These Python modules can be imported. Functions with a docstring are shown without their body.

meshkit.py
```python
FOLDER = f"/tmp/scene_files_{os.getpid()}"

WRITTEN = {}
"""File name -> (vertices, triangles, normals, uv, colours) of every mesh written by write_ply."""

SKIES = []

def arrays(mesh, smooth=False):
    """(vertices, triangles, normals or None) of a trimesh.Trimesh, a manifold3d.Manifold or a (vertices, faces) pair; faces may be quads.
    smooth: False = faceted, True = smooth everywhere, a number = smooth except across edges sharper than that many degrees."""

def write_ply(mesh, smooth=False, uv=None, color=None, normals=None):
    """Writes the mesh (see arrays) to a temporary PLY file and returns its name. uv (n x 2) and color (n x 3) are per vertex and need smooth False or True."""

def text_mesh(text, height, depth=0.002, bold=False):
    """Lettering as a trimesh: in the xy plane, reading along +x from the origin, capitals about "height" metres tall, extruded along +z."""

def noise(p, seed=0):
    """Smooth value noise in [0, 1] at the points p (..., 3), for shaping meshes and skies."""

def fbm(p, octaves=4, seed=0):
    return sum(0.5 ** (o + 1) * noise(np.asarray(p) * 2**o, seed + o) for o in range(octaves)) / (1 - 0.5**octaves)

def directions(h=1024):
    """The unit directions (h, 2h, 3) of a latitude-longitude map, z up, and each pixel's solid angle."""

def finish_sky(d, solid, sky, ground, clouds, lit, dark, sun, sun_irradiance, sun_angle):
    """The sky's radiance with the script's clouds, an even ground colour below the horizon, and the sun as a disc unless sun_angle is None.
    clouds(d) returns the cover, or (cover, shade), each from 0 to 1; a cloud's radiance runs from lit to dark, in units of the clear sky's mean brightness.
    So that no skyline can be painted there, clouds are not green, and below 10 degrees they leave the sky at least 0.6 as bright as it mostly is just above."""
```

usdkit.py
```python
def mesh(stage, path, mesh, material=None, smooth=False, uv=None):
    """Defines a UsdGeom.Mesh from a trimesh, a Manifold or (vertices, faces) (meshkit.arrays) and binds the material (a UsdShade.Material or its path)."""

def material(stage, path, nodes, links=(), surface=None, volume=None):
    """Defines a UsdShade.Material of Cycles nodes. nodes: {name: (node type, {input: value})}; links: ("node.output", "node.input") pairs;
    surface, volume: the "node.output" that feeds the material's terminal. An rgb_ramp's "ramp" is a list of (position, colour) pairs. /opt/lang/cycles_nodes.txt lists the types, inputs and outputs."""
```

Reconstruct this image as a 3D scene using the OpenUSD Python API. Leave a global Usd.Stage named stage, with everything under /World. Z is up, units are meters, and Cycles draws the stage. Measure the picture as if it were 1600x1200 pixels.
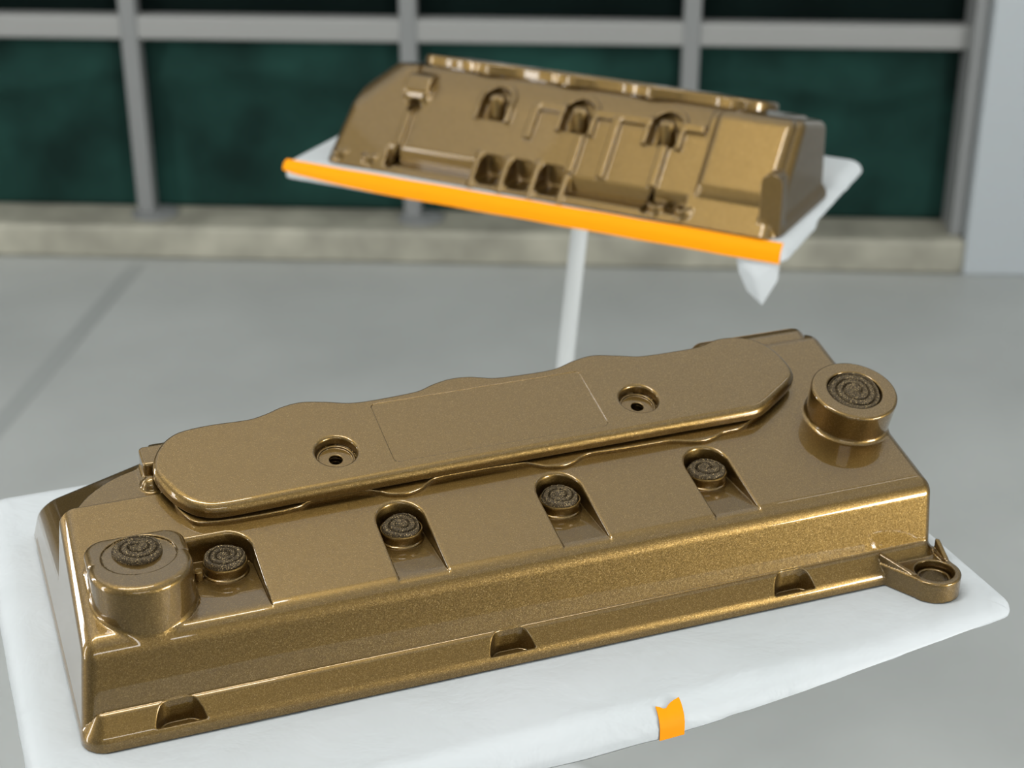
import math, numpy as np, trimesh, usdkit, meshkit
from pxr import Usd, UsdGeom, UsdLux, UsdShade, Gf, Sdf, Vt

stage = Usd.Stage.CreateInMemory()
UsdGeom.SetStageUpAxis(stage, 'Z')
UsdGeom.Xform.Define(stage, '/World')
UsdGeom.Scope.Define(stage, '/World/Looks')
H = 0.88                                   # height of the boards' top above the floor; cover coordinates are metres with z = 0 on the board

# ------------------------------------------------------------------ camera, lights, exposure
FPX, PITCH, YAW = 2640.0, math.radians(25.6), math.radians(20.45)
CAM = np.array([-0.0413, -0.6759, 0.5044 + H])
cam = UsdGeom.Camera.Define(stage, '/World/camera')
cam.CreateHorizontalApertureAttr(36.0); cam.CreateVerticalApertureAttr(27.0)
cam.CreateFocalLengthAttr(36.0 * FPX / 1600)
cam.CreateFStopAttr(9.5); cam.CreateFocusDistanceAttr(0.86)
cam.CreateClippingRangeAttr((0.05, 50))
cam.CreateExposureAttr(-1.19)
_f = np.array([math.sin(YAW) * math.cos(PITCH), math.cos(YAW) * math.cos(PITCH), -math.sin(PITCH)])
_r = np.array([math.cos(YAW), -math.sin(YAW), 0.0]); _u = np.cross(_r, _f)
UsdGeom.Xformable(cam).AddTransformOp().Set(Gf.Matrix4d(*[*_r, 0, *_u, 0, *(-_f), 0, *CAM, 1]))

def rect_light(name, centre, aim, w, h, power, color=(1, 1, 1)):
    """a rectangular lamp panel at CENTRE whose face looks along AIM (width along the horizontal)"""
    z = -np.array(aim, float) / np.linalg.norm(aim)
    x = np.cross([0, 0, 1.0], z); x = np.array([1.0, 0, 0]) if np.linalg.norm(x) < 1e-3 else x / np.linalg.norm(x)
    y = np.cross(z, x)
    L = UsdLux.RectLight.Define(stage, '/World/' + name)
    L.CreateWidthAttr(w); L.CreateHeightAttr(h); L.CreateIntensityAttr(power); L.CreateColorAttr(Gf.Vec3f(*color))
    UsdGeom.Xformable(L).AddTransformOp().Set(Gf.Matrix4d(*[*x, 0, *y, 0, *z, 0, *centre, 1]))
rect_light('ceiling_light_panel', (0.60, 1.95, 2.66), (0, 0, -1), 3.7, 2.3, 1.08)
rect_light('ceiling_lamp_near', (-0.25, 0.10, 2.66), (0, 0, -1), 1.3, 0.24, 46)
rect_light('ceiling_lamp_far', (1.9, 0.35, 2.66), (0, 0, -1), 1.3, 0.12, 9)
rect_light('wall_lamp_left_near', (-1.93, 0.30, 1.10), (1, 0, 0), 0.24, 1.7, 26)
rect_light('wall_lamp_left_far', (-1.93, 1.95, 1.45), (1, 0, 0), 0.30, 1.5, 42)
rect_light('booth_lamp_behind_left', (-0.35, -1.93, 1.75), (0, 1, -0.1), 1.3, 0.20, 20)
rect_light('booth_lamp_behind_right', (1.62, -1.93, 0.90), (-0.45, 0.85, 0.26), 1.3, 0.55, 84)

# ------------------------------------------------------------------ helpers: prims and tags
_used = {}
def numbered(parent, name):
    k = (parent, name); n = _used.get(k, -1) + 1; _used[k] = n
    return f'{parent}/{name}' + (f'_{n:03d}' if n else '')

def tag(prim, label=None, cat=None, group=None, kind=None):
    for k, v in (('label', label), ('category', cat), ('group', group), ('kind', kind)):
        if v: prim.SetCustomDataByKey(k, v)
    return prim

def thing(name, label=None, cat=None, loc=(0, 0, 0), rotz=0.0, group=None, kind=None):
    x = UsdGeom.Xform.Define(stage, numbered('/World', name))
    x.AddTranslateOp().Set(Gf.Vec3d(*map(float, loc)))
    if rotz: x.AddRotateZOp().Set(float(rotz))
    return tag(x.GetPrim(), label, cat, group, kind)

def put(parent, name, mesh, mat, smooth=False, label=None, kind=None, normals=None, scale=1.0):
    path = numbered(str(parent.GetPath()) if parent is not None else '/World', name)
    if normals is not None:
        v, f = mesh
        m = usdkit.mesh(stage, path, (np.asarray(v) * scale, f), MAT[mat])
        m.CreateNormalsAttr(Vt.Vec3fArray.FromNumpy(normals.astype(np.float32))); m.SetNormalsInterpolation('vertex')
    else:
        if scale != 1.0:
            if not isinstance(mesh, trimesh.Trimesh): mesh = trimesh.Trimesh(*mesh, process=False)
            mesh = mesh.copy(); mesh.apply_scale(scale)
        m = usdkit.mesh(stage, path, mesh, MAT[mat], smooth=smooth)
    return tag(m.GetPrim(), label, None, None, kind)

def copy_of(src, name, label, cat, loc, rotz=0.0, group=None):
    x = UsdGeom.Xform.Define(stage, numbered('/World', name))
    x.GetPrim().GetReferences().AddInternalReference(src.GetPath())
    x.GetPrim().SetInstanceable(True)
    x.ClearXformOpOrder() if False else None
    ops = {o.GetOpName(): o for o in x.GetOrderedXformOps()}
    ops['xformOp:translate'].Set(Gf.Vec3d(*map(float, loc)))
    return tag(x.GetPrim(), label, cat, group)

# ------------------------------------------------------------------ materials
MAT = {}
def look(name, nodes, links, surface):
    MAT[name] = usdkit.material(stage, '/World/Looks/' + name, nodes, links, surface=surface)

look('bronze_paint', {
    'tc': ('texture_coordinate', {}),
    'vor': ('voronoi_texture', {'scale': 2600.0, 'feature': 'f1'}),
    'sep': ('separate_color', {'color_type': 'rgb'}),
    'ramp': ('rgb_ramp', {'ramp': [(0.0, (0.152, 0.092, 0.024)), (0.6, (0.198, 0.121, 0.034)), (0.9, (0.235, 0.147, 0.044)), (1.0, (0.31, 0.205, 0.075))]}),
    'sub': ('vector_math', {'math_type': 'subtract', 'vector2': (0.5, 0.5, 0.5)}),
    'scl': ('vector_math', {'math_type': 'scale', 'scale': 0.10}),
    'geo': ('geometry', {}),
    'add': ('vector_math', {'math_type': 'add'}),
    'nrm': ('vector_math', {'math_type': 'normalize'}),
    'p': ('principled_bsdf', {'metallic': 1.0, 'roughness': 0.42, 'coat_weight': 1.0, 'coat_roughness': 0.015, 'coat_ior': 1.5}),
}, [('tc.object', 'vor.vector'), ('vor.color', 'sep.color'), ('sep.r', 'ramp.fac'), ('ramp.color', 'p.base_color'),
    ('vor.color', 'sub.vector1'), ('sub.vector', 'scl.vector1'), ('scl.vector', 'add.vector1'), ('geo.normal', 'add.vector2'),
    ('add.vector', 'nrm.vector1'), ('nrm.vector', 'p.normal'), ('geo.normal', 'p.coat_normal')], 'p.BSDF')

look('foam', {
    'tc': ('texture_coordinate', {}),
    'vor': ('white_noise_texture', {'dimensions': '3D'}), 'snap': ('vector_math', {'math_type': 'snap', 'vector2': (0.00035, 0.00035, 0.00035)}),
    'ramp': ('rgb_ramp', {'ramp': [(0.0, (0.026, 0.018, 0.010)), (0.7, (0.082, 0.060, 0.033)), (0.9, (0.16, 0.118, 0.062)), (1.0, (0.60, 0.45, 0.23))]}),
    'met': ('rgb_ramp', {'ramp': [(0.0, (0.0, 0, 0)), (0.85, (0.05, .05, .05)), (1.0, (0.9, .9, .9))]}),
    'p': ('principled_bsdf', {'roughness': 0.6, 'specular_ior_level': 0.15}),
}, [('tc.object', 'snap.vector1'), ('snap.vector', 'vor.vector'), ('vor.value', 'ramp.fac'), ('ramp.color', 'p.base_color'), ('vor.value', 'met.fac'), ('met.color', 'p.metallic')], 'p.BSDF')

look('masking_paper', {
    'tc': ('texture_coordinate', {}),
    'n': ('noise_texture', {'scale': 26.0, 'detail': 4.0, 'roughness': 0.55, 'distortion': 0.4}),
    'n2': ('noise_texture', {'scale': 7.0, 'detail': 3.0}),
    'ramp': ('rgb_ramp', {'ramp': [(0.3, (0.52, 0.55, 0.55)), (0.7, (0.57, 0.595, 0.60))]}),
    'b': ('bump', {'strength': 0.45, 'distance': 0.005}),
    'p': ('principled_bsdf', {'roughness': 0.5, 'specular_ior_level': 0.35}),
}, [('tc.object', 'n.vector'), ('tc.object', 'n2.vector'), ('n2.fac', 'ramp.fac'), ('ramp.color', 'p.base_color'), ('n.fac', 'b.height'), ('b.normal', 'p.normal')], 'p.BSDF')

def plain(name, color, rough=0.5, metallic=0.0, noise=None, spec=0.5, bump=0.0):
    nodes = {'p': ('principled_bsdf', {'base_color': color, 'roughness': rough, 'metallic': metallic, 'specular_ior_level': spec})}
    links = []
    if noise:
        scale, amt = noise
        nodes.update({'tc': ('texture_coordinate', {}), 'n': ('noise_texture', {'scale': scale, 'detail': 4.0}),
                      'ramp': ('rgb_ramp', {'ramp': [(0.3, tuple(c * (1 - amt) for c in color)), (0.7, tuple(min(1, c * (1 + amt)) for c in color))]})})
        links = [('tc.object', 'n.vector'), ('n.fac', 'ramp.fac'), ('ramp.color', 'p.base_color')]
        if bump:
            nodes['b'] = ('bump', {'strength': bump, 'distance': 0.01}); links += [('n.fac', 'b.height'), ('b.normal', 'p.normal')]
    look(name, nodes, links, 'p.BSDF')
plain('orange_tape', (1.0, 0.31, 0.0), 0.6, spec=0.15)
plain('amber_tape', (1.0, 0.345, 0.0), 0.6, spec=0.12)
plain('board_core', (0.42, 0.30, 0.18), 0.7)
plain('stand_paint', (0.62, 0.64, 0.63), 0.4)
plain('floor_paint', (0.45, 0.465, 0.445), 0.45, noise=(2.2, 0.10))
plain('floor_joint', (0.375, 0.39, 0.375), 0.5)
plain('wall_white', (0.45, 0.485, 0.50), 0.45)
plain('booth_wall', (0.42, 0.44, 0.44), 0.6)
plain('ceiling_white', (0.78, 0.80, 0.80), 0.7)
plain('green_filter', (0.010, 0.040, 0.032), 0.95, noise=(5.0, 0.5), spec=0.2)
plain('grey_steel', (0.23, 0.235, 0.23), 0.45)
plain('rail_steel', (0.31, 0.31, 0.295), 0.45)
plain('sill_paint', (0.36, 0.345, 0.275), 0.6, noise=(9.0, 0.25))
plain('shaded_filter', (0.0025, 0.007, 0.006), 1.0, noise=(5.0, 0.3), spec=0.1)  # the green filter again, with the shade of the upper rows put into its colour
plain('dark_void', (0.01, 0.012, 0.012), 0.9)

# ------------------------------------------------------------------ signed distance modelling (millimetres) and surface nets
F32 = np.float32
def nets(f, lo, hi, h, B=8):
    """closed surface f = 0 as (vertices, triangles, normals); f(x, y, z) is a distance"""
    lo = np.array(lo, float); nb = np.ceil((np.array(hi) - lo) / (h * B)).astype(int); n = nb * B
    c = np.stack(np.meshgrid(*[lo[k] + (np.arange(nb[k]) + 0.5) * B * h for k in range(3)], indexing='ij'), -1).reshape(-1, 3).astype(F32)
    cv = np.concatenate([f(*p.T) for p in np.array_split(c, max(1, len(c) // 256))])
    act = np.nonzero(np.abs(cv) < B * h * 0.9 + 1.6 * h)[0]
    val = np.repeat(np.repeat(np.repeat(cv.reshape(nb), B, 0), B, 1), B, 2).astype(F32)
    v6 = val.reshape(nb[0], B, nb[1], B, nb[2], B)
    o = np.stack(np.meshgrid(*[np.arange(B)] * 3, indexing='ij'), -1).reshape(-1, 3)
    bi = np.stack(np.unravel_index(act, nb), -1)
    for part in np.array_split(np.arange(len(act)), max(1, len(act) // 96)):
        b = bi[part]
        p = (lo + (b[:, None, :] * B + o[None]) * h).reshape(-1, 3).astype(F32)
        r = f(*p.T).reshape(len(b), B, B, B)
        v6[b[:, 0], :, b[:, 1], :, b[:, 2], :] = r
    s = val < 0
    q = [s[i:n[0] - 1 + i, j:n[1] - 1 + j, k:n[2] - 1 + k] for i in (0, 1) for j in (0, 1) for k in (0, 1)]
    a_, o_ = q[0].copy(), q[0].copy()
    for t in q[1:]: a_ &= t; o_ |= t
    cells = np.argwhere(o_ & ~a_)
    off = np.array([(i, j, k) for i in (0, 1) for j in (0, 1) for k in (0, 1)])
    cvv = np.stack([val[cells[:, 0] + d[0], cells[:, 1] + d[1], cells[:, 2] + d[2]] for d in off], 1)
    acc = np.zeros((len(cells), 3)); cnt = np.zeros(len(cells))
    for a in range(8):
        for b in range(a + 1, 8):
            if np.abs(off[a] - off[b]).sum() != 1: continue
            m = (cvv[:, a] < 0) != (cvv[:, b] < 0)
            t = (cvv[m, a] / (cvv[m, a] - cvv[m, b]))[:, None]
            acc[m] += off[a] + t * (off[b] - off[a]); cnt[m] += 1
    P = lo + (cells + acc / cnt[:, None]) * h
    idx = np.full(n - 1, -1, np.int32); idx[tuple(cells.T)] = np.arange(len(cells), dtype=np.int32)
    tris = []
    for ax in range(3):
        b, c2 = [(1, 2), (2, 0), (0, 1)][ax]
        sl0 = [slice(1, m - 1) for m in n]; sl1 = list(sl0)
        sl0[ax] = slice(0, n[ax] - 1); sl1[ax] = slice(1, n[ax])
        e = np.argwhere(s[tuple(sl0)] != s[tuple(sl1)])
        for k in range(3):
            if k != ax: e[:, k] += 1
        inside = s[tuple(e.T)]
        q4 = []
        for db, dc in ((0, 0), (-1, 0), (-1, -1), (0, -1)):
            w = e.copy(); w[:, b] += db; w[:, c2] += dc; q4.append(idx[tuple(w.T)])
        q4 = np.stack(q4, 1); q4[~inside] = q4[~inside][:, ::-1]
        tris += [q4[:, [0, 1, 2]], q4[:, [0, 2, 3]]]
    T = np.concatenate(tris)
    K = np.array([(1, 1, 1), (1, -1, -1), (-1, 1, -1), (-1, -1, 1)], float)
    def grad(P, e):
        g = np.zeros_like(P); m = np.zeros(len(P))
        for part in np.array_split(np.arange(len(P)), max(1, len(P) // 12000)):
            for k in K:
                d = f(*(P[part] + k * e).astype(F32).T).astype(float)
                g[part] += d[:, None] * k; m[part] += d
        return g / (4 * e), m / 4
    start = P.copy()
    for _ in range(2):
        g, d = grad(P, 0.12 * h)
        l2 = np.maximum((g * g).sum(1), 0.15)
        P = P - np.clip(d / l2, -0.6 * h, 0.6 * h)[:, None] * g
        P = start + np.clip(P - start, -0.75 * h, 0.75 * h)
    g, _ = grad(P, 0.16 * h)
    N = g / np.maximum(np.linalg.norm(g, axis=1, keepdims=True), 1e-9)
    return P, T, N

def ur(a, b, r):       # union with a fillet of radius r
    return np.maximum(r, np.minimum(a, b)) - np.hypot(np.maximum(r - a, 0), np.maximum(r - b, 0))
def ir(a, b, r):       # intersection with a rounded edge of radius r
    return np.minimum(-r, np.maximum(a, b)) + np.hypot(np.maximum(r + a, 0), np.maximum(r + b, 0))
def cut(a, b, r):
    return ir(a, -b, r)
def box2(x, y, x0, x1, y0, y1, r):
    qx = np.abs(x - (x0 + x1) / 2) - (x1 - x0) / 2 + r; qy = np.abs(y - (y0 + y1) / 2) - (y1 - y0) / 2 + r
    return np.hypot(np.maximum(qx, 0), np.maximum(qy, 0)) + np.minimum(np.maximum(qx, qy), 0) - r
def seg2(x, y, ax, ay, bx, by):
    t = np.clip(((x - ax) * (bx - ax) + (y - ay) * (by - ay)) / ((bx - ax) ** 2 + (by - ay) ** 2), 0, 1)
    return np.hypot(x - ax - t * (bx - ax), y - ay - t * (by - ay))

SL = 0.275; CT = math.hypot(1, SL); Z_T = 47.6          # frame of the parallel plate and right neck
ZF, SF = 48.9, 0.270; CF = math.hypot(1, SF)               # the top face: z = ZF + SF * y
WELLS = [77.5, 169.7, 258.3, 345.4]                     # the four coil wells
HOLES = [(147.6, 103.6), (323.3, 105.0)]                # cover plate screw holes, in the plate's frame
NOTCH = [41.2, 210.8, 373.8]
NECK_C = (442.9, 71.0, Z_T + SL * 71.0)                  # right neck: foot of its axis on the top face
TZ = lambda y: Z_T + SL * y

def neck_left_2d(x, y):
    a = np.hypot(x - 34.2, y - 36.8) - 24.6
    b = box2(x, y, 9.6, 58.8, 35.0, 66.0, 11.0)
    return np.minimum(a, b)

FAR = False                                             # the far cover has no necks and no lug, and its right end is set back
def cover_sdf(x, y, z):
    b = (x.min(), x.max(), y.min(), y.max(), z.min(), z.max())
    def near(x0, x1, y0, y1, z0=-1e3, z1=1e3, pad=9.0):
        return b[0] < x1 + pad and b[1] > x0 - pad and b[2] < y1 + pad and b[3] > y0 - pad and b[4] < z1 + pad and b[5] > z0 - pad
    pT = (z - ZF - SF * y) / CF
    pF = (-(y - 6.8) + 0.10 * (z - 17)) / 1.005
    pL = (-(x + 5.0) + 0.12 * (z - 3)) / 1.007
    pR = (x - 464.3) + 0.02 * (z - 50)
    pB = ((y - 150) * 66 + (z - 86) * 55) / 85.9           # rear slope
    wall = ir(ir(pF, pL, 7.0), pR, 6.0)
    m = ir(wall, pT, 7.6)
    m = ir(m, pB, 11.0)
    if near(50, 386, 110, 180):
        pB2 = ((y - 162) * 15 + (z - 71) * 21) / 25.8
        m = cut(m, np.maximum(np.maximum(-pB2, np.abs(x - 215) - 162), 125 - y), 3.0)
    if near(-20, 62, 100, 230):                          # rear left corner: chain housing end with an arched shoulder
        m = cut(m, np.maximum(102.8 - y, x - 56.0), 1.2)
        S = (z - (34.5 + 0.45 * x - 0.14 * (y - 185))) / 1.106
        Fp = (z - (74.9 + 0.12 * (y - 103))) / 1.007
        arc = np.hypot(x - 62, y - 74) - 57.9
        low = ir(ir(S, pL, 10.0), pB, 4.0)
        fan = ir(ir(np.maximum(Fp, x - 62), arc, 1.0), pB, 3.0)
        if FAR:
            S = (z - (53 + 0.72 * x - 0.14 * (y - 182))) / 1.24
            low = ir(ir(ir(S, pL, 8.0), pB, 15.0), pT, 3.0)
            m = ir(m, (z - (58 + 0.72 * x)) / 1.232, 6.0)
            fan = low
        rear = np.maximum(np.minimum(low, fan), np.maximum(100 - y, x - 66))
        m = np.minimum(m, rear)
        bb = box2(x, y, 47.5, 66, 112, 134, 4.0) + (60 if FAR else 0); m = ur(m, ir(bb, z - (76.0 + 0.1 * (y - 100)), 2.0), 2.0)
        m = ur(m, ir(box2(x, y, 49.5, 66, 118, 134, 2.5) + (60 if FAR else 0), z - 87.2 - SL * 0.6 * (y - 125), 1.5), 1.5)
        m = ur(m, np.sqrt((x - 52) ** 2 + (y - 112) ** 2 + (z - 77) ** 2) - (-60.0 if FAR else 5.0), 2.0)
    # mounting flange round the foot
    q = box2(x, y, -5.6, 470.0, -3.0, 213.0, 13.0)
    sl = (11 * q + 8.2 * (z - 6.0)) / 13.72
    fl = ir(ir(q, sl, 1.6), z - 16.8, 1.3)
    m = np.minimum(m, fl)
    if near(370, 470, 130, 225):                         # rear right block
        rb = ir(ir(ir(pB - 6.0, np.abs(x - 421) - 37, 7.0), y - 203.5, 4.0), pT, 9.0)
        m = np.minimum(m, np.maximum(rb, 140 - y))
        ton = ir(np.hypot(x - 459, np.minimum(y - 200, 0)) - 10.0, np.sqrt((x - 459) ** 2 + (np.maximum(z - 46, 0)) ** 2) - 10.5, 1.5)
        m = ur(m, np.maximum(np.maximum(ton, y - 211), 150 - y), 2.0)
    if near(60, 380, 140, 225):                          # ribs, bolt pockets and hollows of the rear slope
        e = ((z - 50) * 66 - (y - 180) * 55) / 85.9        # up the slope
        pB2b = ((y - 162) * 15 + (z - 71) * 21) / 25.8
        for rx, e0, e1 in ((206, 70 - 78, 70 - 42), (259.5, -40, 3), (291, -36, 26), (343, -42, 14), (74, -38, 20)):
            if near(rx - 6, rx + 6, 140, 225):
                m = ur(m, np.maximum(ir(np.abs(x - rx) - 4.4, pB - 4.6, 1.5), np.maximum(np.abs(e - (e0 + e1) / 2) - abs(e1 - e0) / 2, -pB - 12)), 1.0)
        m = ur(m, np.maximum(ir(ir(np.abs(e - 27) - 4.2, np.abs(x - 291) - 86, 1.0), pB - 4.0, 1.4), -pB - 12), 1.0)
        for px in (76.5, 163.0, 251.0, 339.5):
            if near(px - 20, px + 20, 130, 200):
                ex = np.where(e > 26, np.hypot(x - px, e - 26), np.abs(x - px))
                if px < 80:
                    m = ur(m, np.maximum(ir(ir(box2(x, y, px - 15, px + 14, 146, 174, 6.0), z - (83.0 if FAR else 64.0), 3.0), pB - 8, 2.5), 55 - z), 1.0); m = cut(m, np.maximum(np.hypot(x - px, e - 7) - 7.0, -pB - 9), 1.0); continue
                rim = ir(ir(np.abs(ex - 16.8) - 3.0, pB - 5.0, 1.4), -(e - 4), 1.5)
                m = ur(m, np.maximum(np.maximum(rim, -pB - 14), pB2b - 3.0), 1.0)
                m = cut(m, np.maximum(np.maximum(ex - 14.3, -(e - 6)), -pB - 10.0), 1.2)
                post = ir(np.hypot(x - px, y - 163) - 8.0, z - 76.0, 3.5)
                m = ur(m, np.maximum(post, 40 - z), 1.0)
        m = cut(m, np.maximum(np.maximum(203 - y, 6.5 - z), np.maximum(z - 25, np.abs(x - 221) - 157)), 1.2)
        for fx in (162.5, 194, 226, 257.5):
            if near(fx - 4, fx + 4, 185, 225, 0, 40):
                m = ur(m, np.maximum(ir(ir(np.abs(x - fx) - 3.2, pB - 1.5, 2.0), z - 30, 2.0), 190 - y), 1.0)
        for hx in (178, 210, 242):
            if near(hx - 14, hx + 14, 185, 225, 0, 40):
                m = cut(m, ir(box2(x, z, hx - 12.5, hx + 12.5, 4, 27, 6.0), 190 - y, 3.0), 1.2)
        for hx in (70, 341):
            if near(hx - 10, hx + 10, 185, 225, 0, 40):
                m = cut(m, ir(np.maximum(box2(x, z, hx - 4.5, hx + 4.5, 4, 24, 3.0), 0.35 * (z - 24) - (x - hx - 4) * 0.9), 188 - y, 2.0), 1.2)
    for bx in (12, 47, 352, 378):
        if near(bx - 12, bx + 12, 195, 225, 0, 20):
            m = ur(m, cut(ir(np.hypot(x - bx, y - 210) - 9.0, z - 13.0, 1.5), np.maximum(np.hypot(x - bx, y - 210) - 4, 3 - z), 0.8), 1.5)
    # left neck
    if not FAR and near(5, 64, 8, 70, 30, 80):
        n2 = neck_left_2d(x, y) - 0.02 * (77 - z)
        nk = ir(np.maximum(n2, 38 - z), z - 77.0, 3.6)
        m = ur(m, nk, 1.8)
    # coil wells
    for k, cx in enumerate(WELLS):
        if near(cx - 30, cx + 20, -5, 72, 40, 75):
            if k == 0:
                w = box2(x, y, 40, 91.8, -60, 67.2, 12.5)
            else:
                w = np.where(y > 54.4, np.hypot(x - cx, y - 54.4), np.abs(x - cx)) - 12.6
            c = np.maximum(w, 52.6 - z)
            if k == 0: c = np.maximum(c, -(neck_left_2d(x, y) - 1.2))
            m = cut(m, c, 1.5)
    # flange notches
    for cx in NOTCH:
        if near(cx - 14, cx + 14, -20, 9, 0, 22):
            m = cut(m, np.maximum(np.maximum(ir(ir(np.hypot(x - cx, y + 4.65) - 12.6, y - 6.4, 1.0), 3.4 - z, 0.6), z - 18.0), -1.5 - y), 0.5)
    # groove and bore on the left neck
    if not FAR and near(10, 60, 20, 75, 70, 82):
        rr = np.hypot(x - 34.6, y - 44.8)
        m = cut(m, np.maximum(rr - 18.0, 75.9 - z), 0.7)
    # right neck
    if not FAR and near(410, 475, 35, 105, 40, 100):
        dx, dy, dz = x - NECK_C[0], y - NECK_C[1], z - NECK_C[2]
        ax = (dz - SL * dy) / CT
        rr = np.sqrt(np.maximum(dx * dx + dy * dy + dz * dz - ax * ax, 0))
        nk = ir(np.maximum(rr - 24.0 - 0.04 * ax, -22 - ax), ax - 20.5, 1.8)
        nk = cut(nk, np.maximum(rr - 15.6, 15 - ax), 1.0)
        m = ur(m, nk, 2.6)
    # bolt lug at the near right corner
    if not FAR and near(422, 475, -36, 16, 0, 22):
        h1 = np.hypot(x - 452, y + 15.6)
        # hull of the lug ring and its root on the flange
        t = np.clip(((x - 452) * -6 + (y + 15.6) * 26) / 712.0, 0, 1)
        lug = np.hypot(x - 452 + 6 * t, y + 15.6 - 26 * t) - (14.6 + 6.5 * t)
        lg = ir(np.maximum(lug, y - 8), z - 12.2, 1.3)
        lg = cut(lg, np.maximum(h1 - 10.6, 5.0 - z), 0.8)
        lg = cut(lg, np.maximum(h1 - 7.6, -20 - z), 0.6)
        lg = cut(lg, np.maximum(np.maximum(lug + 3.2, 10.4 - z), -(h1 - 12.2)), 0.5)
        f1 = ir(seg2(x, y, 429.5, 3.0, 440.5, -17.5) - 1.4, z - (17.0 + (y - 3.0) * 0.26), 0.6)
        f2 = ir(seg2(x, y, 467.0, 5.0, 464.5, -8.0) - 1.4, z - (17.0 + (y - 5.0) * 0.30), 0.6)
        lg = np.minimum(lg, np.minimum(f1, f2))
        ring = ir(np.abs(h1 - 8.6) - 1.0, z - 8.0, 0.7)
        lg = np.minimum(lg, np.maximum(ring, 3 - z))
        m = np.minimum(m, lg)
    if FAR and near(410, 480, -10, 90):
        m = cut(m, np.maximum(424 - x, y - 82), 5.0)
    for hx, hy in HOLES:
        if near(hx - 6, hx + 6, 80, 120):
            hv = (y + SL * (z - Z_T)) / CT; hw = (z - Z_T - SL * y) / CT
            m = cut(m, np.maximum(np.hypot(x - hx, hv - hy) - 4.0, -14 - hw), 0.3)
    return np.maximum(m, -z)

def cover_region(c):
    """names the part each triangle centre belongs to"""
    x, y, z = c.T
    out = np.zeros(len(c), int)                                           # 0 body
    pT = (z - ZF - SF * y) / CF
    q = box2(x, y, -5.6, 470.0, -3.0, 213.0, 13.0)
    fl = np.maximum(q, (11 * q + 8.2 * (z - 6.0)) / 13.72)
    out[(fl > -0.6) & (z < 17.0) & ~((y > 185) & (np.abs(x - 210) < 46))] = 1          # mounting flange
    out[((y < -3.6) & (x > 422)) | ((x > 429) & (y < 4.5) & (z > 6.5) & (z < 17.5) & (fl > 0.25))] = 2
    out[(neck_left_2d(x, y) < 1.6) & (pT > 1.4) & (z > 50)] = 3
    dx, dy, dz = x - NECK_C[0], y - NECK_C[1], z - NECK_C[2]
    ax = (dz - SL * dy) / CT
    rr = np.sqrt(np.maximum(dx * dx + dy * dy + dz * dz - ax * ax, 0))
    out[(rr < 26.6) & (ax > 1.2)] = 4
    return out

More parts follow.
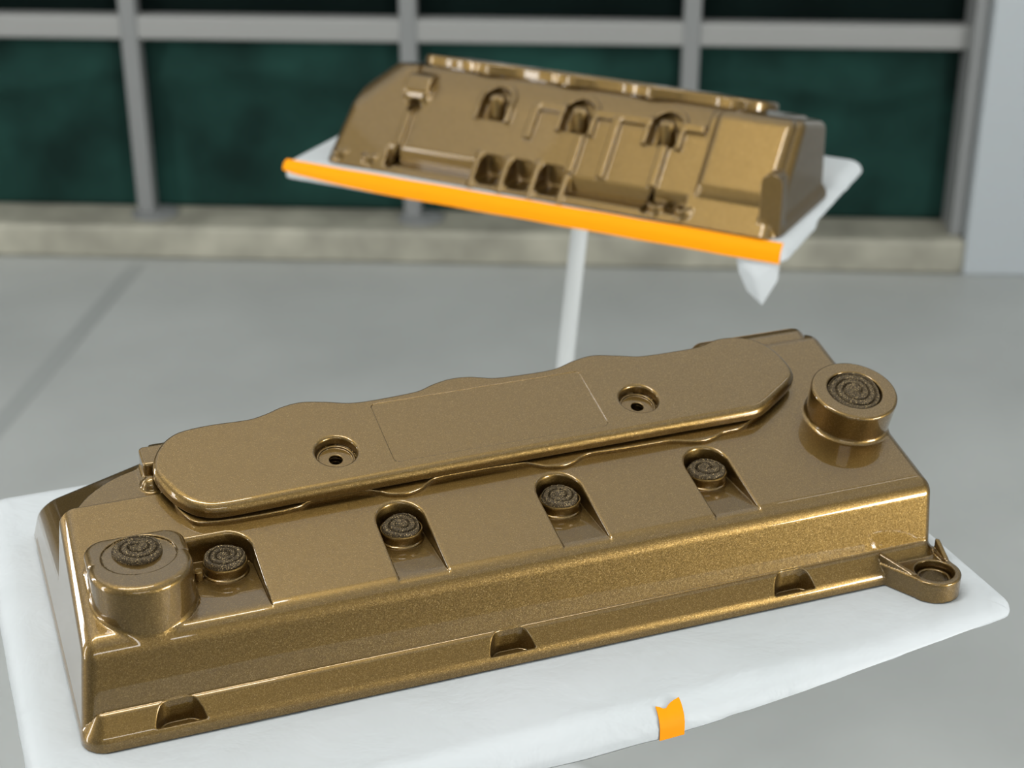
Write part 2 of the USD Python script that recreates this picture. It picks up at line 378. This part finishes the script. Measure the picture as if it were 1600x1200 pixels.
# outline of the coil cover plate in the frame of the top face (u along x, v up the slope), mm
def tv(y, d): return y * CT + SL * d          # y of a point at height d over the face -> v
REAR = [(55.7, 116.2), (62.5, 125.6), (71.3, 130.8), (87.1, 132.6), (108.7, 132.1), (118.7, 134.2), (128.7, 137.8), (139.7, 139.1), (152.3, 136.5), (164.9, 132.6),
        (178, 131.8), (203.6, 133.1), (214.6, 136.8), (225, 138.9), (236.2, 138.2), (249, 134.2), (262, 133.2), (285, 133.4), (300.4, 138.0), (312.5, 139.6), (326.8, 136.2),
        (339.1, 132.8), (360, 132.2), (377.4, 132.9), (390.4, 136.5), (403, 135.4), (413.5, 130.0), (420.0, 120.0), (423.0, 108.0)]
FRONT = [(422.6, 100.0), (418.0, 93.6), (403.1, 83.8), (391.0, 76.9), (383.5, 75.2), (340, 75.0), (238.7, 74.4), (120, 72.6), (88, 71.8), (76, 72.8), (67.2, 77.4), (59.5, 87.0), (54.2, 99.5), (53.0, 108.0)]
def smooth_loop(pts, n=6):
    p = np.array(pts, float); out = []
    for i in range(len(p)):
        a, b, c, d = p[i - 1], p[i], p[(i + 1) % len(p)], p[(i + 2) % len(p)]
        for t in np.arange(n) / n:
            k = 0.5
            m0 = (c - a) * k; m1 = (d - b) * k
            L = np.linalg.norm(c - b); m0 = m0 / max(np.linalg.norm(m0), 1e-6) * min(np.linalg.norm(m0), L); m1 = m1 / max(np.linalg.norm(m1), 1e-6) * min(np.linalg.norm(m1), L)
            out.append((2 * t**3 - 3 * t**2 + 1) * b + (t**3 - 2 * t**2 + t) * m0 + (-2 * t**3 + 3 * t**2) * c + (t**3 - t**2) * m1)
    return np.array(out)
class Poly2:
    """signed distance to a closed outline, tabulated"""
    def __init__(self, pts, pad=12, h=0.5):
        self.lo = pts.min(0) - pad; self.h = h
        n = np.ceil((pts.max(0) + pad - self.lo) / h).astype(int) + 1
        gx, gy = np.meshgrid(self.lo[0] + np.arange(n[0]) * h, self.lo[1] + np.arange(n[1]) * h, indexing='ij')
        d = np.full(gx.shape, 1e9); ins = np.zeros(gx.shape, bool)
        for a, b in zip(pts, np.roll(pts, -1, 0)):
            e = b - a; l2 = e @ e
            if l2 < 1e-9: continue
            t = np.clip(((gx - a[0]) * e[0] + (gy - a[1]) * e[1]) / l2, 0, 1)
            d = np.minimum(d, (gx - a[0] - t * e[0]) ** 2 + (gy - a[1] - t * e[1]) ** 2)
            up = (a[1] > gy) != (b[1] > gy)
            if a[1] != b[1]: ins ^= up & (gx < (b[0] - a[0]) * (gy - a[1]) / (b[1] - a[1]) + a[0])
        self.g = np.where(ins, -1, 1) * np.sqrt(d)
    def __call__(self, x, y):
        fx = np.clip((x - self.lo[0]) / self.h, 0, self.g.shape[0] - 1.001); fy = np.clip((y - self.lo[1]) / self.h, 0, self.g.shape[1] - 1.001)
        i, j = fx.astype(int), fy.astype(int); s, t = fx - i, fy - j
        g = self.g
        return (g[i, j] * (1 - s) * (1 - t) + g[i + 1, j] * s * (1 - t) + g[i, j + 1] * (1 - s) * t + g[i + 1, j + 1] * s * t).astype(F32)

plate_poly = Poly2(smooth_loop([(x, tv(y, 12)) for x, y in REAR] + [(x, tv(y, 8)) for x, y in FRONT]))
INSET = (175.4, 298.4, 88.2, 135.6)
def plate_sdf(x, y, z):
    s = plate_poly(x, y)
    m = ir(ir(s, z - 12.0, np.interp(y, [100, 126], [4.6, 2.4]).astype(F32)), np.interp(y, [128, 131], [4.2, 1.6]).astype(F32) - z, 0.9)
    b = (x.min(), x.max(), y.min(), y.max())
    if b[1] > INSET[0] - 4 and b[0] < INSET[1] + 4:
        m = np.maximum(m, -np.maximum(box2(x, y, *INSET, 3.0), 11.5 - z))
    for hx, hy in HOLES:
        if b[1] > hx - 18 and b[0] < hx + 18:
            r = np.hypot(x - hx, y - hy)
            m = cut(m, np.maximum(r - 11.0, 5.9 - z), 1.9)
            m = np.minimum(m, np.maximum(ir(np.abs(r - 9.8) - 0.8, z - 6.9, 0.5), 5 - z))
            m = cut(m, np.maximum(r - 3.3, -z), 0.7)
    return m

BAF = [(60, 90), (64, 80), (68, 75), (78, 73.2), (96, 72.2), (112, 72.4), (122, 73.8), (128, 76.5), (150, 77.0), (158, 76.6), (163, 74.4), (168, 71.4), (177, 69.4), (186, 71.2), (191, 74.2), (196, 76.6), (220, 77.0), (246, 76.0), (251, 73.8), (257, 70.8), (266, 69.4), (274, 71.0), (279, 73.4), (284, 74.6),
       (310, 73.8), (330, 73.6), (336, 72.4), (342, 70.4), (350, 69.2), (358, 70.4), (364, 72.6), (376, 73.8), (386, 79.0), (402, 88), (412, 98), (414, 112), (404, 128), (390, 134), (375, 130.5),
       (330, 131), (312, 138.5), (295, 131), (245, 131), (225, 138), (205, 131), (155, 131), (139, 138), (120, 131), (80, 130), (66, 124), (60, 108)]
baf_poly = Poly2(smooth_loop([(x, tv(y, 2)) for x, y in BAF]))
def baffle_sdf(x, y, z):
    m = ir(ir(baf_poly(x, y), z - 3.3, 0.7), -1.0 - z, 0.3)
    for hx, hy in HOLES:
        if x.min() < hx + 8 and x.max() > hx - 8: m = np.maximum(m, 4.2 - np.hypot(x - hx, y - hy))
    return m

def to_cover(P, N=None):
    """from the frame of the top face to cover coordinates"""
    R = np.array([[1, 0, 0], [0, 1 / CT, -SL / CT], [0, SL / CT, 1 / CT]])
    return P @ R.T + np.array([0, 0, Z_T]), (None if N is None else N @ R.T)

def lathe(profile, n=72):
    p = np.array(profile, float); a = np.linspace(0, 2 * np.pi, n, endpoint=False)
    v = np.stack([p[:, None, 0] * np.cos(a), p[:, None, 0] * np.sin(a), np.repeat(p[:, 1:2], n, 1)], -1).reshape(-1, 3)
    i, j = np.meshgrid(np.arange(len(p) - 1), np.arange(n), indexing='ij')
    q = np.stack([i * n + j, i * n + (j + 1) % n, (i + 1) * n + (j + 1) % n, (i + 1) * n + j], -1).reshape(-1, 4)
    return trimesh.Trimesh(v, np.vstack([q[:, [0, 1, 2]], q[:, [0, 2, 3]]]), process=False)

def spiral_plug(r, height, turns, seed, dome=0.8, rough=0.5):
    """a strip of foam rolled up into a plug, mm, base at z = 0"""
    rng = np.random.default_rng(seed); ph = rng.random() * 6.28
    na, nr = 150, 44
    a = np.linspace(0, 2 * np.pi, na, endpoint=False)
    rows = []
    rad = np.concatenate([np.linspace(0.25, 1, nr)]) * r
    for k, R in enumerate(rad):
        wob = 1 + 0.035 * np.sin(2 * a + ph) + 0.02 * np.sin(3 * a + 2 * ph)
        x, y = R * wob * np.cos(a), R * wob * np.sin(a)
        ph2 = np.mod(R / r * turns - (a - ph) / (2 * np.pi), 1.0)
        groove = np.exp(-((np.minimum(ph2, 1 - ph2)) / 0.13) ** 2)
        lay = np.floor(R / r * turns - (a - ph) / (2 * np.pi))
        step = 0.5 * np.sin(lay * 2.1 + seed)
        nz = (meshkit.fbm(np.stack([x * 0.9, y * 0.9, np.full_like(x, seed * 3.1)], -1), 4, seed) - 0.5)
        z = height + dome * (1 - (R / r) ** 2) - 2.3 * groove * (0.5 + 0.7 * meshkit.noise(np.stack([x * .2, y * .2, x * 0 + seed], -1))) + step * 0.6 + rough * 2.0 * nz
        if k == nr - 1: z = z - 0.7
        rows.append(np.stack([x, y, z], -1))
    base = rows[-1].copy(); base[:, :2] *= 1.02; base[:, 2] = height - 1.6; rows.append(base)
    low = base.copy(); low[:, 2] = 0; rows.append(low)
    v = np.concatenate(rows + [np.array([[0, 0, height + dome - 1.0]]), np.array([[0, 0, 0]])])
    n = len(rows)
    i, j = np.meshgrid(np.arange(n - 1), np.arange(na), indexing='ij')
    q = np.stack([i * na + j, (i + 1) * na + j, (i + 1) * na + (j + 1) % na, i * na + (j + 1) % na], -1).reshape(-1, 4)
    jj = np.arange(na)
    f = np.vstack([q[:, [0, 1, 2]], q[:, [0, 2, 3]], np.stack([np.full(na, len(v) - 2), jj, (jj + 1) % na], -1),
                   np.stack([np.full(na, len(v) - 1), (n - 1) * na + (jj + 1) % na, (n - 1) * na + jj], -1)])
    return trimesh.Trimesh(v, f, process=False)

def place(mesh, origin, tilt=0.0, rot=0.0):
    m = mesh.copy() if isinstance(mesh, trimesh.Trimesh) else trimesh.Trimesh(*mesh, process=False)
    if rot: m.apply_transform(trimesh.transformations.rotation_matrix(rot, [0, 0, 1]))
    if tilt: m.apply_transform(trimesh.transformations.rotation_matrix(tilt, [1, 0, 0]))
    m.apply_translation(origin); return m

# ------------------------------------------------------------------ the room
def wall_frame():
    W0 = np.array([0.388, 2.939]); W1 = np.array([2.081, 2.205])
    d = (W1 - W0) / np.linalg.norm(W1 - W0)
    return W0, d, np.array([d[1], -d[0]])          # origin, along (to the right), towards the room
W0, WD, WN = wall_frame()
W_ROT = math.degrees(math.atan2(WD[1], WD[0]))
def cam_ray(px, py):
    d = np.array([(px - 800) / FPX, (py - 600) / FPX, 1.0])
    return _r * d[0] - _u * d[1] + _f * d[2]
def on_wall(px, py, back=0.0):
    """(distance along the wall, height over the floor) of a point of the photo on the wall plane moved BACK metres away"""
    r = cam_ray(px, py); o = np.array([*(W0 - WN * back), 0]); n = np.array([*WN, 0])
    p = CAM + r * (((o - CAM) @ n) / (r @ n))
    return float((p[:2] - W0) @ WD), float(p[2])

def bbox_mesh(x0, x1, y0, y1, z0, z1, r=0.0):
    m = trimesh.creation.box([x1 - x0, y1 - y0, z1 - z0])
    if r:
        import manifold3d as m3
        c = [m3.Manifold.sphere(r, 16).translate((x, y, z)) for x in (x0 + r, x1 - r) for y in (y0 + r, y1 - r) for z in (z0 + r, z1 - r)]
        hh = m3.Manifold.batch_hull(c).to_mesh()
        return trimesh.Trimesh(hh.vert_properties[:, :3], hh.tri_verts, process=False)
    m.apply_translation([(x0 + x1) / 2, (y0 + y1) / 2, (z0 + z1) / 2]); return m

floor = thing('floor', kind='structure')
put(floor, 'floor_slab', bbox_mesh(-2.2, 4.2, -2.2, 4.2, -0.1, 0.0), 'floor_paint')

wall = thing('wall_back', loc=(*W0, 0), rotz=W_ROT, kind='structure')       # local x along the wall, local -y into the room

def solid_name(parent, name, mesh, mat, **k): return put(parent, name, mesh, mat, **k)

FB = 0.10                                   # the filters stand this far behind the face of the wall
S_END = 1.85                                # where the filter opening ends and the white pier begins
POSTS = [-2.39, -1.785, -1.18, -0.575, 0.03, 0.635, 1.24]
put(wall, 'sill', bbox_mesh(-2.6, S_END, 0.0, 0.16, 0.0, 0.078, 0.012), 'sill_paint', smooth=30, label='low painted sill under the green filters')
put(wall, 'wall_pier', bbox_mesh(S_END, 3.4, 0.0, 0.25, 0.0, 2.7, 0.006), 'wall_white', label='pale grey wall beside the filter opening')
put(wall, 'opening_jamb_trim', bbox_mesh(S_END - 0.03, S_END - 0.0005, 0.035, 0.16, 0.078, 2.3, 0.004), 'grey_steel')
put(wall, 'header', bbox_mesh(-2.6, S_END - 0.001, 0.0, 0.25, 2.3, 2.7), 'wall_white')
put(wall, 'filter_backing', bbox_mesh(-2.6, S_END - 0.001, 0.20, 0.25, 0.078, 2.3), 'dark_void')
def filter_cloth(x0, x1, z0, z1, seed):
    nx, nz = 30, 26
    u, w = np.meshgrid(np.linspace(0, 1, nx), np.linspace(0, 1, nz), indexing='ij')
    x, z = x0 + u * (x1 - x0), z0 + w * (z1 - z0)
    env = np.sin(np.pi * u) ** 0.5 * np.sin(np.pi * w) ** 0.5
    fold = 0.034 * np.exp(-((w - 0.74 + 0.05 * np.sin(2 * np.pi * u + seed)) / 0.10) ** 2) + 0.02 * (meshkit.fbm(np.stack([x * 3.5, z * 7, x * 0 + seed], -1), 3, seed) - 0.5)
    y = FB + 0.035 - env * (0.012 + fold)
    v = np.concatenate([np.stack([x, y, z], -1).reshape(-1, 3), np.stack([x, y + 0.012, z], -1).reshape(-1, 3)])
    i, j = np.meshgrid(np.arange(nx - 1), np.arange(nz - 1), indexing='ij')
    q = np.stack([i * nz + j, (i + 1) * nz + j, (i + 1) * nz + j + 1, i * nz + j + 1], -1).reshape(-1, 4)
    m = nx * nz
    q = np.vstack([q, q[:, ::-1] + m])
    edge = list(range(0, nx * nz, nz)) + list(range((nx - 1) * nz + 1, nx * nz)) + list(range((nx - 1) * nz - 1, nz - 2, -nz)) + list(range(nz - 2, 0, -1))
    e = np.array(edge); e2 = np.roll(e, -1)
    q = np.vstack([q, np.stack([e2, e, e + m, e2 + m], -1)])
    return trimesh.Trimesh(v, np.vstack([q[:, [0, 1, 2]], q[:, [0, 2, 3]]]), process=False)
RAILS = [0.503, 1.10, 1.68, 2.27]
sd = 0
for s0, s1 in zip([-2.6] + POSTS, POSTS + [S_END - 0.03]):
    for z0, z1 in zip([0.085] + RAILS[:-1], RAILS):
        sd += 1
        put(wall, 'filter_panel', filter_cloth(s0 - 0.004, s1 + 0.004, z0 - 0.004, z1 + 0.004, sd), 'green_filter' if z0 < 0.3 else 'shaded_filter', smooth=True)
for p in POSTS:
    put(wall, 'post', bbox_mesh(p - 0.019, p + 0.019, FB - 0.025, FB + 0.02, 0.078, 2.3, 0.006), 'grey_steel', smooth=30)
    put(wall, 'post_foot', place(lathe([(0.0, 0.0), (0.052, 0.0), (0.052, 0.005), (0.03, 0.010), (0.0, 0.010)], 32), (p + 0.018, 0.085, 0.078)), 'grey_steel', smooth=30)
for z in RAILS:
    put(wall, 'rail', bbox_mesh(-2.6, S_END - 0.001, FB - 0.02, FB + 0.025, z - 0.026, z + 0.026, 0.008), 'rail_steel', smooth=30)

for nm, bx in (('wall_left', (-2.05, -2.0, -2.05, 4.6, 0, 2.7)), ('wall_front', (-2.0, 3.6, -2.05, -2.0, 0, 2.7)), ('wall_right', (3.6, 3.65, -2.05, 4.6, 0, 2.7))):
    w = thing(nm, kind='structure'); put(w, 'wall_panel', bbox_mesh(*bx), 'booth_wall')
c = thing('ceiling', kind='structure'); put(c, 'ceiling_panel', bbox_mesh(-2.05, 3.65, -2.05, 4.6, 2.7, 2.75), 'ceiling_white')

# darker band across the floor
def on_floor(px, py, z=0.0):
    r = cam_ray(px, py); return CAM + r * ((z - CAM[2]) / r[2])
j0, j1 = on_floor(205, 425)[:2], on_floor(20, 640)[:2]
jd = (j1 - j0) / np.linalg.norm(j1 - j0); jn = np.array([-jd[1], jd[0]]) * 0.019
j0 = j0 - jd * 0.05; j1 = j1 + jd * 2.0
jv = np.array([[*(p + sgn * jn), z] for z in (0.0, 0.0012) for p, sgn in ((j0, 1), (j0, -1), (j1, -1), (j1, 1))])
put(floor, 'floor_joint', trimesh.convex.convex_hull(jv), 'floor_joint', label='darker sealed joint crossing the grey floor')

# ------------------------------------------------------------------ boards wrapped in masking paper, on stands
def paper_sheet(outline, drop, seed, roll=0.013, rings=36, core=(0.5, 0.5)):
    """paper laid over a board: flat on top, rolled over the outline (counter-clockwise, top view) and hanging DROP(t) metres"""
    p = np.array(outline, float); n = len(p); ctr = p.mean(0)
    t = np.roll(p, -1, 0) - np.roll(p, 1, 0); t /= np.linalg.norm(t, axis=1, keepdims=True); nn = np.stack([t[:, 1], -t[:, 0]], -1)
    ins = p - nn * roll
    rows = []
    for k in np.linspace(0.02, 1, rings) ** 0.8:
        xy = ctr + (ins - ctr) * k
        w = meshkit.fbm(np.stack([xy[:, 0] * 22, xy[:, 1] * 22, np.full(n, seed)], -1), 3, seed) - 0.5
        rows.append(np.column_stack([xy, np.minimum(0.0, -0.0004 + 0.0012 * w * k ** 3)]))
    dr = np.array([drop(i / n, *p[i]) for i in range(n)])
    for a in (25, 50, 75, 90):
        a = math.radians(a); rows.append(np.column_stack([ins + nn * roll * math.sin(a), -0.0004 - roll * (1 - math.cos(a)) * np.minimum(1, dr / roll)]))
    w = meshkit.fbm(np.stack([p[:, 0] * 60, p[:, 1] * 60, np.full(n, seed + 5.0)], -1), 3, seed) - 0.5
    for k in (0.4, 0.75, 1.0):
        rows.append(np.column_stack([p + nn * (0.003 * w * k)[:, None], -0.0004 - roll * np.minimum(1, dr / roll) - np.maximum(0, dr - roll) * k]))
    for back, dz in ((0.004, 0.0015), (0.03, 0.0)):           # turned in under the board
        rows.append(np.column_stack([p - nn * back, rows[-1][:, 2] + dz]))
    v = np.vstack(rows + [np.array([[*ctr, -0.0004]])]); m = len(rows)
    i, j = np.meshgrid(np.arange(m - 1), np.arange(n), indexing='ij')
    q = np.stack([i * n + j, (i + 1) * n + j, (i + 1) * n + (j + 1) % n, i * n + (j + 1) % n], -1).reshape(-1, 4)
    jj = np.arange(n)
    return trimesh.Trimesh(v, np.vstack([q[:, [0, 1, 2]], q[:, [0, 2, 3]], np.stack([np.full(n, len(v) - 1), jj, (jj + 1) % n], -1)]), process=False)

def round_outline(pts, radii, n_edge=40, n_corner=10):
    out = []; p = np.array(pts, float); k = len(p)
    st = []
    for i in range(k):
        a, b, c = p[i - 1], p[i], p[(i + 1) % k]
        u1 = (a - b) / np.linalg.norm(a - b); u2 = (c - b) / np.linalg.norm(c - b)
        ang = math.acos(np.clip(u1 @ u2, -1, 1)); d = min(radii[i] / math.tan(ang / 2), 0.45 * np.linalg.norm(a - b), 0.45 * np.linalg.norm(c - b))
        s0, s1 = b + u1 * d, b + u2 * d
        st.append([(1 - t) ** 2 * s0 + 2 * t * (1 - t) * b + t * t * s1 for t in np.linspace(0, 1, n_corner)])
    for i in range(k):
        out += st[i]; a, b = st[i][-1], st[(i + 1) % k][0]
        m = max(2, int(np.linalg.norm(b - a) / 0.008))
        out += [a + (b - a) * t for t in np.linspace(0, 1, m + 1)[1:-1]]
    return np.array(out)

# near board
P1 = [(-0.032, -0.068), (0.10, -0.070), (0.27, -0.065), (0.345, -0.061), (0.41, -0.056), (0.481, -0.047), (0.4895, -0.036), (0.4895, 0.278), (-0.033, 0.278)]
out1 = round_outline(P1, [0.020, 0.3, 0.3, 0.3, 0.3, 0.020, 0.020, 0.018, 0.018])
def drop1(t, x, y):
    f = np.interp(x, [-0.03, 0.10, 0.20, 0.27, 0.345, 0.41, 0.48], [0.018, 0.017, 0.0165, 0.016, 0.011, 0.006, 0.004])
    return float(f if y < -0.044 else (0.006 if x > 0.48 else 0.016))
board1 = thing('covered_board', 'near white paper covered board, a small torn orange tape piece on its front edge', 'board', (0, 0, H))
put(board1, 'masking_paper', paper_sheet(out1, drop1, 3), 'masking_paper', smooth=True)
put(board1, 'board_panel', bbox_mesh(-0.022, 0.478, -0.035, 0.268, -0.0150, -0.0022, 0.002), 'board_core')
def tape_patch():
    rows = []
    us = np.linspace(0, 1, 9)
    top = np.array([0.75, 0.5, 0.1, 0.05, 0.5, 0.8, 1.0, 1.15, 1.3]) * 0.0035
    for k, u in enumerate(us):
        x = 0.2648 + 0.0138 * u; yf = np.interp(x, [0.10, 0.27, 0.345], [-0.070, -0.065, -0.061]) - 0.0006
        a0 = 36 - top[k] * 5000 * 0.8
        prof = [(yf + 0.013 * (1 - math.sin(math.radians(a))), 0.0002 - 0.013 * (1 - math.cos(math.radians(a)))) for a in np.linspace(a0, 90, 6)] + [(yf - 0.0002, -0.0166)]
        rows.append([(x - 0.0006 * (q / 6), a, b) for q, (a, b) in enumerate(prof)])
    r = np.array(rows); n0, n1 = r.shape[:2]
    v = np.vstack([r.reshape(-1, 3), (r + [0, 0.0003, -0.0003]).reshape(-1, 3)])
    i, j = np.meshgrid(np.arange(n0 - 1), np.arange(n1 - 1), indexing='ij')
    q = np.stack([i * n1 + j, i * n1 + j + 1, (i + 1) * n1 + j + 1, (i + 1) * n1 + j], -1).reshape(-1, 4)
    q = np.vstack([q, q[:, ::-1] + n0 * n1])
    return trimesh.Trimesh(v, np.vstack([q[:, [0, 1, 2]], q[:, [0, 2, 3]]]), process=False)
put(board1, 'tape_piece', tape_patch(), 'orange_tape', smooth=True, label='torn piece of orange masking tape')

# far board
AB = np.array([0.3054, 0.9124, H - 0.02]); ROTB = -47.463      # far board: near left corner
A2 = np.array([0.2992, 0.8890, H - 0.02]); ROT2 = -48.687      # far cover's frame
U2 = np.array([math.cos(math.radians(ROT2)), math.sin(math.radians(ROT2)), 0]); V2 = np.array([-U2[1], U2[0], 0])
out2 = round_outline([(0.0, 0.0), (0.523, 0.0), (0.517, 0.270), (-0.006, 0.268)], [0.016, 0.015, 0.018, 0.018])
board2 = thing('covered_board', 'far blurred paper covered board with a long orange tape strip along its front edge', 'board', AB, ROTB)
put(board2, 'masking_paper', paper_sheet(out2, lambda t, x, y: 0.017 if y < 0.1 else 0.010, 8), 'masking_paper', smooth=True)
put(board2, 'board_panel', bbox_mesh(0.012, 0.500, 0.012, 0.25, -0.0150, -0.0022, 0.002), 'board_core')
def tape_strip():
    rows = []
    for u in np.linspace(0, 1, 60):
        x = 0.003 + 0.517 * u; y0 = -0.0009; wv = 0.0004 * math.sin(40 * u); h = np.interp(u, [0, 0.03, 0.2, 1], [0.009, 0.012, 0.0165, 0.0175])
        prof = [(y0 + wv + 0.013 * (1 - math.sin(math.radians(a))), 0.0002 - 0.013 * (1 - math.cos(math.radians(a))) * min(1, h / 0.015)) for a in np.linspace(22, 90, 7)] + [(y0 - 0.0004 + wv, -h)]
        rows.append([(x, a, b) for a, b in prof])
    r = np.array(rows); n0, n1 = r.shape[:2]
    v = np.vstack([r.reshape(-1, 3), (r + [0, 0.0003, -0.0003]).reshape(-1, 3)])
    i, j = np.meshgrid(np.arange(n0 - 1), np.arange(n1 - 1), indexing='ij')
    q = np.stack([i * n1 + j, i * n1 + j + 1, (i + 1) * n1 + j + 1, (i + 1) * n1 + j], -1).reshape(-1, 4)
    q = np.vstack([q, q[:, ::-1] + n0 * n1])
    return trimesh.Trimesh(v, np.vstack([q[:, [0, 1, 2]], q[:, [0, 2, 3]]]), process=False)
put(board2, 'tape_strip', tape_strip(), 'amber_tape', smooth=True, label='long strip of orange masking tape')
def flap_mesh():
    # corner of the paper hanging down under the near right corner of the far board
    pts = [(0.478, 0.004, -0.016), (0.519, 0.004, -0.013), (0.5185, 0.002, -0.034), (0.508, -0.004, -0.057), (0.492, 0.000, -0.048), (0.482, 0.003, -0.032)]
    p = np.array(pts); c = p.mean(0) + [0, -0.006, 0]
    v = np.vstack([p, [c], p + [0, 0.0006, 0], [c + [0, 0.0006, 0]]]); k = len(p); f = []
    for i in range(k):
        j = (i + 1) % k; f += [(i, k, j), (i + k + 1, j + k + 1, 2 * k + 1), (i, j, j + k + 1), (i, j + k + 1, i + k + 1)]
    return trimesh.Trimesh(v, np.array(f), process=False).subdivide().subdivide()
put(board2, 'paper_flap', flap_mesh(), 'masking_paper', smooth=40, label='loose paper corner hanging down')

def stand(label, top, bottom, plate_rot):
    t = thing('support_stand', label, 'stand', (bottom[0], bottom[1], 0))
    d = np.array(top) - np.array([bottom[0], bottom[1], 0.0]); L = np.linalg.norm(d)
    tube = lathe([(0.0, 0.0), (0.0085, 0.0), (0.0085, L), (0.0, L)], 32)
    tube.apply_transform(trimesh.geometry.align_vectors([0, 0, 1], d / L))
    put(t, 'pole', tube, 'stand_paint', smooth=40)
    put(t, 'base', lathe([(0, 0), (0.17, 0), (0.17, 0.006), (0.16, 0.010), (0.03, 0.014), (0.014, 0.035), (0, 0.035)], 48), 'stand_paint', smooth=40)
    pl = bbox_mesh(-0.06, 0.06, -0.06, 0.06, d[2] - 0.006, d[2], 0.002); pl.apply_transform(trimesh.transformations.rotation_matrix(plate_rot, [0, 0, 1])); pl.apply_translation([d[0], d[1], 0])
    put(t, 'top_plate', pl, 'stand_paint')
    return t
def on_v2(px, py, vv):
    r = cam_ray(px, py); return CAM + r * (((A2 + V2 * vv - CAM) @ V2) / (r @ V2))
pt, pb = on_v2(904, 372, 0.12), on_v2(884, 560, 0.12)
dd = (pb - pt) / (pt[2] - pb[2])
ptop = pt + dd * (pt[2] - (H - 0.0365)); pbot = pt + dd * pt[2]
stand('pale metal pole stand under the far paper covered board', ptop, pbot, math.radians(ROT2))
stand('pale metal pole stand under the near paper covered board', (0.22, 0.12, H - 0.0165), (0.22, 0.12, 0), 0)

# ------------------------------------------------------------------ the covers
def split(P, T, N, region, mirror=None):
    """triangles sorted into the parts of REGION; mirror maps points of the second cover"""
    keep = ~((P[T][:, :, 2].max(1) < 0.25))
    T = T[keep]; reg = region(P[T].mean(1)) if region else np.zeros(len(T), int)
    if mirror is not None:
        P = mirror(P); N = N * [1, -1, 1]; T = T[:, ::-1]
    for k in np.unique(reg):
        t = T[reg == k]; u, inv = np.unique(t, return_inverse=True)
        yield k, (P[u], inv.reshape(-1, 3)), N[u]
PARTS = ['body', 'mounting_flange', 'bolt_lug', 'filler_neck', 'breather_neck']
mir = lambda P: np.column_stack([P[:, 0] + 30, 257 - P[:, 1], P[:, 2]])

def build_cover(root, h, mirror):
    P, T, N = nets(cover_sdf, (-14, -40, -2), (482, 228, 112), h)
    for k, m, n in split(P, T, N, cover_region, mirror):
        put(root, PARTS[k], m, 'bronze_paint', normals=n, scale=0.001)
    for nm, f, lo, hi, hh in (('cover_plate', plate_sdf, (45, 60, -3), (432, 165, 16), max(0.55, h * 0.7)), ('baffle_plate', baffle_sdf, (52, 62, -4), (425, 160, 6), max(0.8, h * 0.8))):
        P, T, N = nets(f, lo, hi, hh)
        P, N = to_cover(P, N)
        for k, m, n in split(P, T, N, None, mirror):
            put(root, nm, m, 'bronze_paint', normals=n, scale=0.001)

TUBE = [(0, 51.6), (11.9, 51.6), (11.9, 52.8), (11.5, 53.3), (10.9, 53.6), (10.7, 54.2), (10.7, 57.0), (11.1, 57.6), (11.25, 58.3), (10.9, 58.9), (10.3, 58.9), (10.0, 58.4), (10.0, 54.0), (0, 54.0)]
WELL_Y = 54.2
cover1 = thing('engine_cover', 'near glossy bronze engine valve cover lying on white paper, seen from its front', 'engine cover', (0, 0, H))
build_cover(cover1, 0.8, None)
for cx in WELLS:
    put(cover1, 'coil_tube', place(lathe(TUBE, 64), (cx, WELL_Y, 0)), 'bronze_paint', smooth=40, scale=0.001)
put(cover1, 'well_pin', place(lathe([(0, -1), (2.6, -1), (2.6, 5.2), (2.0, 5.8), (0, 5.8)], 24), (63.4, 51.5, 51.8)), 'bronze_paint', smooth=40, scale=0.001)
FAR = True
cover2 = thing('engine_cover', 'far blurred bronze engine valve cover, its ribbed rear side turned to the viewer', 'engine cover', A2, ROT2)
build_cover(cover2, 1.5, mir)

# ------------------------------------------------------------------ foam plugs
def plug(label, pos, r, height, turns, seed, tilt=0.0, dome=0.8, group=None, base=None):
    m = place(spiral_plug(r, height, turns, seed, dome), (0, 0, 0), tilt); m.apply_scale(0.001)
    t = thing('foam_plug', label, 'plug', group='foam plugs closing the near cover', loc=base if base is not None else (pos[0] / 1000, pos[1] / 1000, H + pos[2] / 1000))
    put(t, 'foam_roll', m, 'foam', smooth=50)
TILT = math.atan(SL)
plug('rolled dark foam plug in the square shouldered neck at the near left corner', (34.4, 48.2, 75.6), 11.8, 3.0, 3.0, 1, dome=1.2)
ord_ = ['first coil well from the left, beside the left neck', 'second coil well from the left', 'third coil well from the left', 'fourth coil well from the left, nearest the right neck']
for k, cx in enumerate(WELLS):
    plug('small rolled foam plug in the ' + ord_[k], (cx - 0.3, WELL_Y + 0.4, 54.0), 10.0, 7.0 if k else 8.0, (3.2, 2.6, 2.8, 2.2)[k], 11 + 3 * k, tilt=math.radians(3))
npos = np.array(NECK_C) + np.array([0, -SL, 1]) / CT * 15.0
plug('large rolled foam plug with clear spiral in the round neck at the right end', npos, 15.2, 5.0, 3.6, 31, tilt=TILT, dome=1.0)
